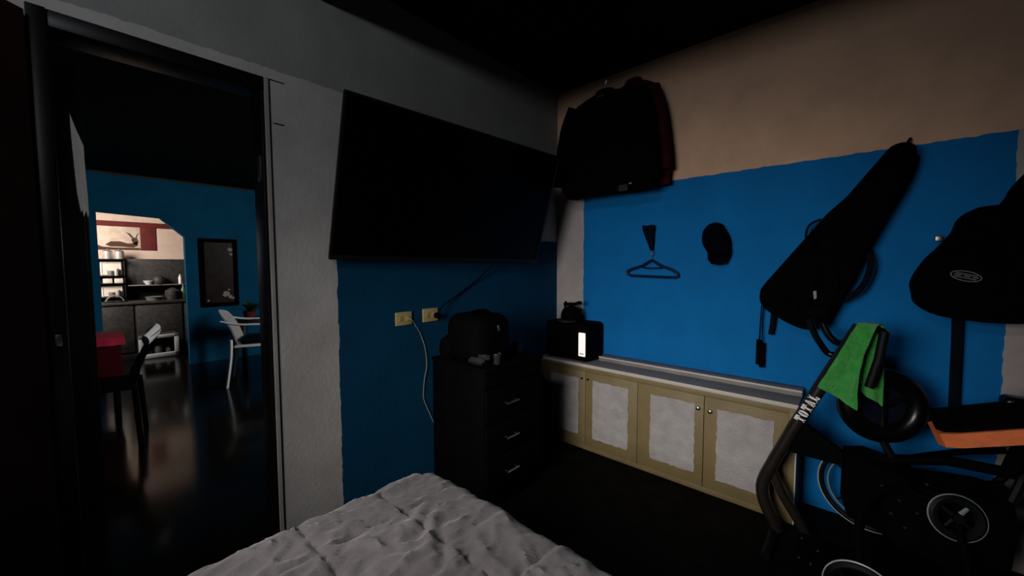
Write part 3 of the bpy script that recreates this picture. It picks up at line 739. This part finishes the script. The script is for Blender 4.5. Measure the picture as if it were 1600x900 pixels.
obj('axle', tube([(1.872, -.17, .245), (1.84, -.5, .20), (1.850, -.77, .130)], .012, 8), m_black, sr)
fb = B(); add_slab(fb, [(1.80, .215), (1.98, .20), (2.06, .13), (2.16, .11), (2.235, .22), (2.245, .36), (2.225, .47), (2.17, .42), (2.03, .40), (1.98, .45), (1.84, .48), (1.775, .46), (1.775, .30)], lambda a, b, d: (a, -.45 + d, b), .20, .03)
obj('folded_seat', fb, m_cloth_b, sr)
obj('frame_tube', tube(catmull([(1.850, -.76, .14), (1.84, -.6, .34), (1.95, -.48, .42), (2.10, -.50, .38)], 5), .012, 8), m_black, sr)
obj('frame_tube', tube(catmull([(1.86, -.20, .25), (1.95, -.22, .42), (2.10, -.24, .52), (2.235, -.26, .58)], 5), .013, 8), m_black, sr)
obj('frame_tube', tube(catmull([(2.09, -.50, .37), (2.11, -.6, .25), (2.11, -.80, .11)], 5), .012, 8), m_black, sr)
obj('push_handle', tube(catmull([(2.20, -.24, .40), (2.245, -.26, .50), (2.25, -.4, .56), (2.22, -.44, .46)], 5), .014, 8), m_rubber, sr)
bl_ = B()
for p in ((1.90, -.455, .40), (1.95, -.455, .36), (2.0, -.455, .33), (1.93, -.455, .30), (1.97, -.455, .26), (2.02, -.455, .45)):
    add_lathe(bl_, [(.007, -.003), (.008, 0), (.004, .004)], 8, p)
o_ = obj('rivets', bl_, m_dsteel, sr); o_['kind'] = 'stuff'
obj('foot_plate', box((1.64, -.62, .03), (1.80, -.40, .06), .01), m_black, em)
bl_ = B()
for p in ((1.66, -.60, .06), (1.70, -.61, .06), (1.715, -.50, .06), (1.655, -.45, .06)):
    bmesh.ops.create_icosphere(bl_, subdivisions=1, radius=.006, matrix=Matrix.Translation(p))
o_ = obj('studs', bl_, m_steel, em); o_['kind'] = 'stuff'

# ================================================================== BED
BX0, BX1, BY0, BY1, BZ = .605, 2.15, -3.40, -1.685, .535
bed = thing('bed', 'bed with a low dark base filling the foreground', 'bed', (1.35, -2.7, 0))
obj('base', box((BX0 + .05, BY0, .06), (BX1 - .05, BY1 - .05, .22), .01), m_frame, bed)
for x in (BX0 + .1, BX1 - .1):
    for y in (BY0 + .1, BY1 - .15): obj('leg', box((x - .03, y - .03, 0), (x + .03, y + .03, .06), .004), m_frame, bed)
obj('mattress', box((BX0 + .03, BY0, .22), (BX1 - .03, BY1 - .03, BZ - .02), .06, 4), m_matt, bed)
def quilt():
    bm = B(); nx, ny = 220, 250; drop = .26; Lx = BX1 - BX0 + 2 * drop; Ly = BY1 - BY0 + 2 * drop; R = .075
    def wrap(s, lo, hi):
        # arc length s measured from lo-drop; returns position along the axis and the fall
        L = hi - lo; s = s - drop
        def edge(d):   # d = distance past (edge - R)
            q = R * math.pi / 2
            if d < 0: return d + R - R, 0.0
            if d < q: th = d / R; return R * math.sin(th), R * (1 - math.cos(th))
            return R, R + (d - q)
        if s < R:
            o, f = edge(R - s); return lo + R - o if R - s > 0 else lo + s, f
        if s > L - R:
            o, f = edge(s - (L - R)); return hi - R + o, f
        return lo + s, 0.0
    G = []
    for j in range(ny + 1):
        row = []
        sy = Ly * j / ny
        for i in range(nx + 1):
            sx_ = Lx * i / nx
            x, fx = wrap(sx_, BX0, BX1); y, fy = wrap(sy, BY0, BY1)
            f = max(fx, fy) if fx * fy == 0 else min(drop, math.hypot(fx, fy))
            if fx > 0 and fy > 0:    # round the corner in plan
                x = x + (.5 * (BX0 + BX1) - x) * .03; y = y + (.5 * (BY0 + BY1) - y) * .012
            # creases
            a = noise.noise(Vector((x * 3.1, y * 2.3, 1.7))); b = noise.noise(Vector((x * 9 + a * 2.0, y * 6 - a * 1.5, 4.2))); c = noise.noise(Vector((x * 24 + b * 2, y * 17 + b * 2, 9)))
            rid = (1 - abs(b)) ** 9; rid2 = (1 - abs(c)) ** 8
            e_ = noise.noise(Vector(((x + y * .6) * 17 + b * 1.5, (y - x * .5) * 6, 12))); rid3 = (1 - abs(e_)) ** 10
            dz = .008 * a + .008 * rid + .004 * rid2 + .005 * rid3
            # local crumple near the foot corner
            dd = math.hypot(x - .93, y + 1.98); 
            if dd < .4: dz += .007 * math.exp(-(dd / .15) ** 2) * math.sin(x * 55 + y * 20 + 2.5 * math.sin(y * 30 + a * 3))
            # stitched seams
            for k, per in ((x - BX0, .21), (y - BY1, .24)):
                m_ = abs((k / per) - round(k / per)) * per
                dz -= .006 * math.exp(-(m_ / .008) ** 2)
            side = min(1, f / .05)
            z = BZ - f + dz * (1 - .5 * side)
            ox = .01 * side * math.sin(y * 26 + 2 * a) if fx > 0 else 0; oy = .01 * side * math.sin(x * 26 + 2 * a) if fy > 0 else 0
            row.append(bm.verts.new((x + ox, y + oy, z)))
        G.append(row)
    for j in range(ny):
        for i in range(nx): bm.faces.new((G[j][i], G[j][i + 1], G[j + 1][i + 1], G[j + 1][i]))
    return bm
qo = obj('quilt', quilt(), m_quilt); qo.data.polygons.foreach_set('use_smooth', [True] * len(qo.data.polygons))
setp(qo, 'creased mauve grey quilted cover spread over the bed', 'quilt')

# ================================================================== HALLWAY THINGS
pf = thing('framed_picture', 'dark framed picture on the blue hallway wall right of the opening', 'picture', (XF, -1.30, 1.2))
PY0, PY1, PZ0, PZ1 = -1.505, -1.09, .735, 1.645
fm = B()
for a in ((PY0, PY0 + .05, PZ0, PZ1), (PY1 - .05, PY1, PZ0, PZ1), (PY0, PY1, PZ0, PZ0 + .05), (PY0, PY1, PZ1 - .05, PZ1)):
    add_box(fm, (XF, a[0], a[2]), (XF + .03, a[1], a[3]), .005)
obj('frame', fm, m_black, pf)
cv = obj('canvas', box((XF, PY0 + .045, PZ0 + .045), (XF + .014, PY1 - .045, PZ1 - .045)), m_pic, pf)
fl = B()
for (y, z, r) in ((-1.235, .90, .042), (-1.19, .86, .026), (-1.20, .955, .014), (-1.43, .82, .014), (-1.16, .84, .02), (-1.17, 1.50, .028), (-1.16, 1.44, .018)):
    g = bmesh.ops.create_circle(fl, cap_ends=True, segments=9, radius=r)
    for v in g['verts']: v.co = Vector((XF + .0155, y + v.co.x * random.uniform(.7, 1.2), z + v.co.y * random.uniform(.7, 1.2)))
o_ = obj('painted_flowers', fl, m_paleflower, cv, smooth=False); o_['kind'] = 'stuff'

def chair(loc, ang, label, dark=False):
    """moulded plastic armchair, facing local +Y"""
    c = thing('plastic_chair', label, 'chair', loc)
    T4 = Matrix.Translation(loc) @ Matrix.Rotation(ang, 4, 'Z')
    def put(name, bm, m=None): return obj(name, xform(bm, T4), m or (m_black if dark else m_plasticw), c)  # dark: shade on the chair painted black, only its top rail stays white
    put('seat', box((-.23, -.20, .41), (.23, .24, .435), .02, 3))
    bm = B(); n = 9; m_ = 8; G = []
    for j in range(m_ + 1):
        t = j / m_; z = .43 + .34 * t; row = []
        for i in range(n + 1):
            u = i / n * 2 - 1; hw = .22 + .02 * t - .05 * t ** 4
            zz = z + (.035 * (1 - u * u) if j == m_ else 0)
            row.append(bm.verts.new((u * hw, -.20 - .10 * t - .05 * t ** 3 + .05 * u * u, zz)))
        G.append(row)
    for j in range(m_):
        for i in range(n):
            if 1 <= j <= 5 and i in (4,): continue
            bm.faces.new((G[j][i], G[j][i + 1], G[j + 1][i + 1], G[j + 1][i]))
    bmesh.ops.solidify(bm, geom=bm.faces[:], thickness=.014); put('backrest', bm)
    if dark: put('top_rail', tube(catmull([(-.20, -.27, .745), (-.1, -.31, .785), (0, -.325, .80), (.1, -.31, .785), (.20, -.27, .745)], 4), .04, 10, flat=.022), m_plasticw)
    for sx_ in (-1, 1):
        if dark: continue
        put('armrest', tube(catmull([(sx_ * .24, -.30, .70), (sx_ * .27, -.15, .665), (sx_ * .275, .05, .655), (sx_ * .27, .2, .63)], 4), .022, 8, flat=.012, upv=(1, 0, 0)))
        put('leg', tube(catmull([(sx_ * .27, .2, .63), (sx_ * .26, .235, .5), (sx_ * .255, .25, .25), (sx_ * .265, .27, 0)], 4), [.022] * 13, 8, flat=.014, upv=(1, 0, 0)))
        put('leg', tube(catmull([(sx_ * .23, -.22, .5), (sx_ * .23, -.23, .3), (sx_ * .24, -.27, 0)], 4), .022, 8, flat=.015, upv=(1, 0, 0)))
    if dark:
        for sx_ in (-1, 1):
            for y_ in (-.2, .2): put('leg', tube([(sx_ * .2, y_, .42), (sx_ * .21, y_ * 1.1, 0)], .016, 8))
    return c
chair((-3.22, -1.24, 0), math.radians(-20), 'white plastic armchair by the dark picture in the hallway')
chair((-2.2, -2.50, 0), math.radians(172), 'chair beside the red table in the hallway, shade painted dark below its white top rail', True)
dg = B(); add_box(dg, (-.20, -.15, .437), (.20, .18, .50), .03, 3); add_box(dg, (-.21, .16, .12), (.21, .30, .49), .03, 3)
xform(dg, Matrix.Translation((-3.22, -1.24, 0)) @ Matrix.Rotation(math.radians(-20), 4, 'Z'))
setp(obj('folded_clothes', dg, m_navy), 'dark blue clothes draped over the seat of the white armchair', 'clothes')
tb = thing('red_table', 'small table under a red cloth at the left of the doorway view', 'table', (-3.1, -2.55, 0))
tbl = obj('tabletop', box((-3.34, -2.80, .65), (-2.91, -2.34, .672), .004), m_frame, tb)
obj('shaded_cloth_side', box((-3.33, -2.79, .25), (-2.915, -2.345, .648), .004), mat('shaded_red_cloth', (.05, .003, .005), .95, spec=.05), tb)  # hanging side of the red cloth, its shade painted as dark red
for x in (-3.30, -2.95):
    for y in (-2.76, -2.38): obj('leg', box((x - .018, y - .018, 0), (x + .018, y + .018, .65), .003), m_frame, tb)
def cloth_box(x0, x1, y0, y1, z1, drop, seed):
    bm = B(); n = 64; R = []
    P = []
    for k in range(n):
        t = 4 * k / n; s = t % 1
        P.append([(x0 + (x1 - x0) * s, y0), (x1, y0 + (y1 - y0) * s), (x1 - (x1 - x0) * s, y1), (x0, y1 - (y1 - y0) * s)][int(t) % 4])
    cx_, cy_ = (x0 + x1) / 2, (y0 + y1) / 2
    for q in (0, .15, .5, 1):
        R.append([bm.verts.new((cx_ + (x - cx_) * (1 + .0 * q) + .010 * q * math.sin(k * 1.1 + seed), cy_ + (y - cy_) + .010 * q * math.cos(k * 1.3 + seed), z1 - drop * q)) for k, (x, y) in enumerate(P)])
    bm.faces.new(R[0])
    for A, C in zip(R, R[1:]):
        for k in range(n): bm.faces.new((A[k], A[(k + 1) % n], C[(k + 1) % n], C[k]))
    return bm
setp(obj('tablecloth', cloth_box(-3.355, -2.895, -2.815, -2.325, .676, .075, 1), m_red), 'bright red cloth covering the small table in the hallway', 'tablecloth')
st_ = thing('plant_table', 'small dark table behind the white armchair that carries the plant', 'table', (-3.95, -1.05, 0))
obj('tabletop', box((-4.2, -1.30, .58), (-3.7, -.8, .61), .004), m_frame, st_)
for x in (-4.16, -3.74):
    for y in (-1.26, -.84): obj('leg', box((x - .02, y - .02, 0), (x + .02, y + .02, .58), .003), m_frame, st_)
ptd = thing('potted_plant', 'leafy green plant in a dark pot behind the white armchair', 'plant', (-3.9, -1.15, .61))
obj('pot', lathe([(.05, 0), (.07, .09), (.075, .10), (.065, .10), (.06, .08)], 18, (-3.9, -1.15, .61)), m_dred, ptd)
lfd = None
for k in range(26):
    a = random.uniform(0, 2 * math.pi); L_ = random.uniform(.12, .25); rise = random.uniform(.06, .22); w_ = .022
    bm = B(); n = 5; rows = []
    d = Vector((math.cos(a), math.sin(a), 0)); s_ = Vector((-math.sin(a), math.cos(a), 0))
    for i in range(n + 1):
        t = i / n; p = Vector((-3.9, -1.15, .70)) + d * (L_ * t) + Vector((0, 0, rise * t * 1.6 - rise * t * t * 1.0))
        ww = w_ * math.sin(math.pi * min(.97, .1 + t * .87)); rows.append((bm.verts.new(p - s_ * ww), bm.verts.new(p + Vector((0, 0, -.004))), bm.verts.new(p + s_ * ww)))
    for A, C in zip(rows, rows[1:]):
        bm.faces.new((A[0], A[1], C[1], C[0])); bm.faces.new((A[1], A[2], C[2], C[1]))
    obj('leaf', bm, m_leaf, ptd)
# tall dark cupboard at the left of the hallway with a grey cloth hanging on it
tc_ = thing('tall_cupboard', 'tall dark cupboard just inside the hallway at the left of the doorway', 'cupboard', (-1.3, -2.75, 0))
obj('carcass', box((-1.55, -3.0, 0), (-1.07, -2.508, 2.25), .006), m_frame, tc_)
obj('door', box((-1.07, -2.99, .05), (-1.055, -2.52, 2.22), .004), m_frame, tc_)
gcl = B(); Gr = []
for j, (z, ya, yb) in enumerate(((1.99, -2.583, -2.579), (1.93, -2.583, -2.564), (1.863, -2.582, -2.544), (1.75, -2.579, -2.543), (1.62, -2.575, -2.540), (1.53, -2.566, -2.540))):
    Gr.append([gcl.verts.new((-.975 - .066 * i / 6 + .003 * math.sin(i * 1.6 + j), ya + .03 + (yb - ya) * i / 6, z + (.02 * math.sin(i * 2.1) if j == 5 else 0))) for i in range(7)])
for A, C in zip(Gr, Gr[1:]):
    for i in range(6): gcl.faces.new((A[i], A[i + 1], C[i + 1], C[i]))
bmesh.ops.recalc_face_normals(gcl, faces=gcl.faces[:]); bmesh.ops.solidify(gcl, geom=gcl.faces[:], thickness=.004)
gt = thing('grey_cloth', 'narrow grey cloth hanging on the tall dark hallway cupboard', 'cloth', (-1.04, -2.58, 2.0))
obj('cloth', gcl, m_greycloth, gt)
obj('nail', tube([(-1.055, -2.551, 1.99), (-.965, -2.551, 1.995)], .003, 6), m_dsteel, gt)

# ================================================================== KITCHEN
XK = -6.5
tp = thing('wall_hanging', 'dark red wall hanging with a pale panel of an antlered animal', 'wall hanging', (XK, -2.0, 1.7))
obj('red_band', box((XK, -2.48, 1.875), (XK + .012, -1.50, 1.955), .003), m_dred, tp)
obj('red_side', box((XK, -1.918, 1.525), (XK + .010, -1.736, 1.875), .002), m_dred, tp)
pn = obj('pale_panel', box((XK, -2.42, 1.525), (XK + .008, -1.918, 1.875), .002), m_beige, tp)
dr = B()
def flat(pts): add_slab(dr, pts, lambda a, b, d: (XK + .0115 - d, a, b), .003)
flat([(-2.30, 1.60), (-2.24, 1.65), (-2.14, 1.655), (-2.06, 1.625), (-2.0, 1.63), (-1.955, 1.66), (-1.95, 1.60), (-2.0, 1.565), (-2.12, 1.575), (-2.25, 1.575)])
flat([(-2.0, 1.62), (-2.02, 1.69), (-1.99, 1.72), (-1.955, 1.70), (-1.94, 1.65), (-1.96, 1.61)])
flat([(-2.01, 1.70), (-2.045, 1.76), (-2.085, 1.80), (-2.03, 1.775), (-1.995, 1.715)])
flat([(-1.975, 1.71), (-1.955, 1.77), (-1.925, 1.80), (-1.95, 1.76), (-1.96, 1.705)])
flat([(-2.42, 1.525), (-2.38, 1.60), (-2.33, 1.57), (-2.2, 1.56), (-1.93, 1.56), (-1.918, 1.53)])
obj('animal_figure', dr, m_brownfig, pn, smooth=False, label='brown silhouette of an antlered animal')
sh = thing('kitchen_shelf', 'open kitchen shelf with pots at the left of the opening', 'shelf', (-6.37, -2.27, 0))
for z in (1.385, 1.145, 1.035, .835): obj('shelf_board', box((XK + .004, -2.46, z - .014), (-6.185, -2.12, z), .002), m_frame, sh)
for y in (-2.455, -2.125):
    for x in (XK + .014, -6.21): obj('upright', box((x - .008, y - .008, 0), (x + .008, y + .008, 1.371), .002), m_frame, sh)
for i, y in enumerate((-2.285, -2.165)):
    p = thing('cooking_pot', 'shiny pot on the kitchen shelf top, ' + ('left one' if i == 0 else 'right one'), 'pot', (-6.33, y, 1.385), 'pots on the kitchen shelf')
    obj('pot_body', lathe([(.048, 0), (.052, .01), (.052, .11), (.056, .115), (.048, .115), (.046, .02)], 18, (-6.33, y, 1.385)), m_pot, p)
    obj('lid', lathe([(.053, .116), (.03, .128), (.01, .13), (.01, .142), (.004, .144)], 16, (-6.33, y, 1.385)), m_dsteel, p)
for z0, z1, lb in ((1.145, 1.345, 'cream tray standing on the upper middle kitchen shelf'), (.835, 1.0, 'cream tray standing on the lowest visible kitchen shelf')):
    t_ = thing('tray', lb, 'tray', (-6.34, -2.25, z0), 'cream trays on the kitchen shelf')
    obj('tray_body', box((-6.29, -2.37, z0), (-6.26, -2.145, z1), .013, 3), m_cream, t_)
    obj('tray_rim', tube([(-6.258, -2.355, z0 + .015), (-6.258, -2.16, z0 + .015), (-6.258, -2.16, z1 - .015), (-6.258, -2.355, z1 - .015)], .006, 6, True, upv=(1, 0, 0)), m_cream, t_)
    for (y, r, h, mm) in ((-2.27, .035, .07, m_kgrey), (-2.21, .028, .10, m_pot)):
        setp(obj('mug', lathe([(r * .85, 0), (r, h * .9), (r * .96, h), (r * .8, h * .9)], 14, (-6.225, y, z0)), mm),
             '%s mug in front of the %s cream tray' % ('grey' if r > .03 else 'narrow pale', 'upper' if z0 > 1 else 'lower'), 'mug', 'mugs on the kitchen shelf')
for i, (y0, y1) in enumerate(((-2.35, -2.255), (-2.235, -2.145))):
    setp(obj('food_box', box((-6.33, y0, 1.035), (-6.22, y1, 1.105), .006), m_cream), 'small cream box between the two trays on the kitchen shelf, ' + ('left one' if i == 0 else 'right one'), 'box', 'boxes on the kitchen shelf')
bwl = thing('dish_rack', 'dark rack of curved dishes below the kitchen shelf trays', 'rack', (-6.1, -2.25, .8))
kc = thing('kitchen_counter', 'dark kitchen counter along the far kitchen wall', 'counter', (-6.2, -1.6, 0))
obj('carcass', box((-6.15, -2.60, 0), (-5.85, -1.0, .74), .004), m_kdark, kc)
obj('worktop', box((-6.2, -2.62, .74), (-5.82, -.98, .775), .004), m_kdark, kc)
for k in range(3): obj('door', box((-5.852, -2.58 + .53 * k, .06), (-5.835, -2.08 + .53 * k, .72), .004), m_kdark, kc)
for k in range(4):
    obj('dish', tube([(-6.02 + .03 * k, -2.25 + .09 * math.cos(t * .3), .775 + .09 * math.sin(t * .3)) for t in range(11)], .008, 6), m_kgrey, bwl)
obj('rack_base', box((-6.1, -2.36, .775), (-5.9, -2.13, .79), .003), m_frame, bwl)
cbd = thing('wall_cupboard', 'dark wall cupboard on the kitchen wall right of the shelf', 'cupboard', (-6.4, -1.7, 1.1))
obj('carcass', box((XK + .002, -2.10, 1.0), (-6.35, -1.2, 1.39), .004), m_kdark, cbd)
obj('ledge', box((XK + .002, -2.10, .985), (-6.22, -1.2, 1.0), .002), m_kgrey, cbd)
def ksmall(name, bm, m, lb, cat): return setp(obj(name, bm, m), lb, cat)
ksmall('kettle', lathe([(.06, 0), (.075, .03), (.07, .09), (.04, .13), (.012, .14)], 16, (-6.27, -1.75, 1.0)), m_kdark, 'dark round kettle on the cupboard ledge', 'kettle')
ksmall('white_bowl', lathe([(.03, 0), (.06, .05), (.065, .06), (.055, .055)], 18, (-6.26, -1.87, 1.0)), m_plasticw, 'small white bowl on the cupboard ledge', 'bowl')
ksmall('white_bottle', lathe([(.022, 0), (.024, .10), (.010, .13), (.010, .15)], 14, (-6.26, -1.50, 1.0)), m_plasticw, 'thin white bottle at the right end of the cupboard ledge', 'bottle')
ksmall('pan', lathe([(.08, 0), (.10, .05), (.105, .055), (.09, .045)], 20, (-6.0, -1.84, .775)), m_kgrey, 'grey pan on the kitchen counter', 'pan')
ksmall('black_pot', lathe([(.08, 0), (.09, .02), (.09, .13), (.05, .16), (.012, .18)], 18, (-6.0, -1.63, .775)), m_kdark, 'black lidded pot on the kitchen counter', 'pot')
ksmall('green_bottle', lathe([(.03, 0), (.035, .02), (.035, .14), (.014, .19), (.014, .23)], 14, (-6.0, -1.50, .775)), mat('green_glass', (.05, .12, .06), .3), 'green bottle at the right end of the kitchen counter', 'bottle')
ct = thing('low_shelf', 'low white framed shelf on the floor in the kitchen opening', 'shelf', (-5.5, -1.86, 0))
cf = B(); Y0, Y1, Z0, Z1, XA, XB = -2.07, -1.65, .004, .32, -5.75, -5.45
for a in ((Y0, Y0 + .05, Z0, Z1), (Y1 - .05, Y1, Z0, Z1), (Y0, Y1, Z0, Z0 + .06), (Y0, Y1, Z1 - .045, Z1)): add_box(cf, (XB - .02, a[0], a[2]), (XB, a[1], a[3]), .003)
obj('frame', cf, m_white, ct)
sb = B(); add_box(sb, (XA, Y0 + .01, Z0), (XA + .01, Y1 - .01, Z1)); add_box(sb, (XA, Y0 + .01, Z1 - .02), (XB - .02, Y1 - .01, Z1 - .002)); add_box(sb, (XA, Y0 + .01, Z0), (XB - .02, Y1 - .01, Z0 + .02)); add_box(sb, (XA, Y0 + .01, Z0), (XB - .02, Y0 + .02, Z1 - .02)); add_box(sb, (XA, Y1 - .02, Z0), (XB - .02, Y1 - .01, Z1 - .02))
obj('carcass', sb, m_kdark, ct)
for i, (y, r, h) in enumerate(((-1.96, .035, .08), (-1.87, .045, .14), (-1.76, .03, .10))):
    setp(obj('jar', lathe([(r * .9, 0), (r, .01), (r, h * .8), (r * .7, h), (r * .4, h)], 14, (-5.53, y, Z0 + .02)), m_kgrey), 'grey jar inside the low white shelf, %s' % ('leftmost of the three', 'tallest of the three', 'rightmost of the three')[i], 'jar', 'jars in the low white shelf')
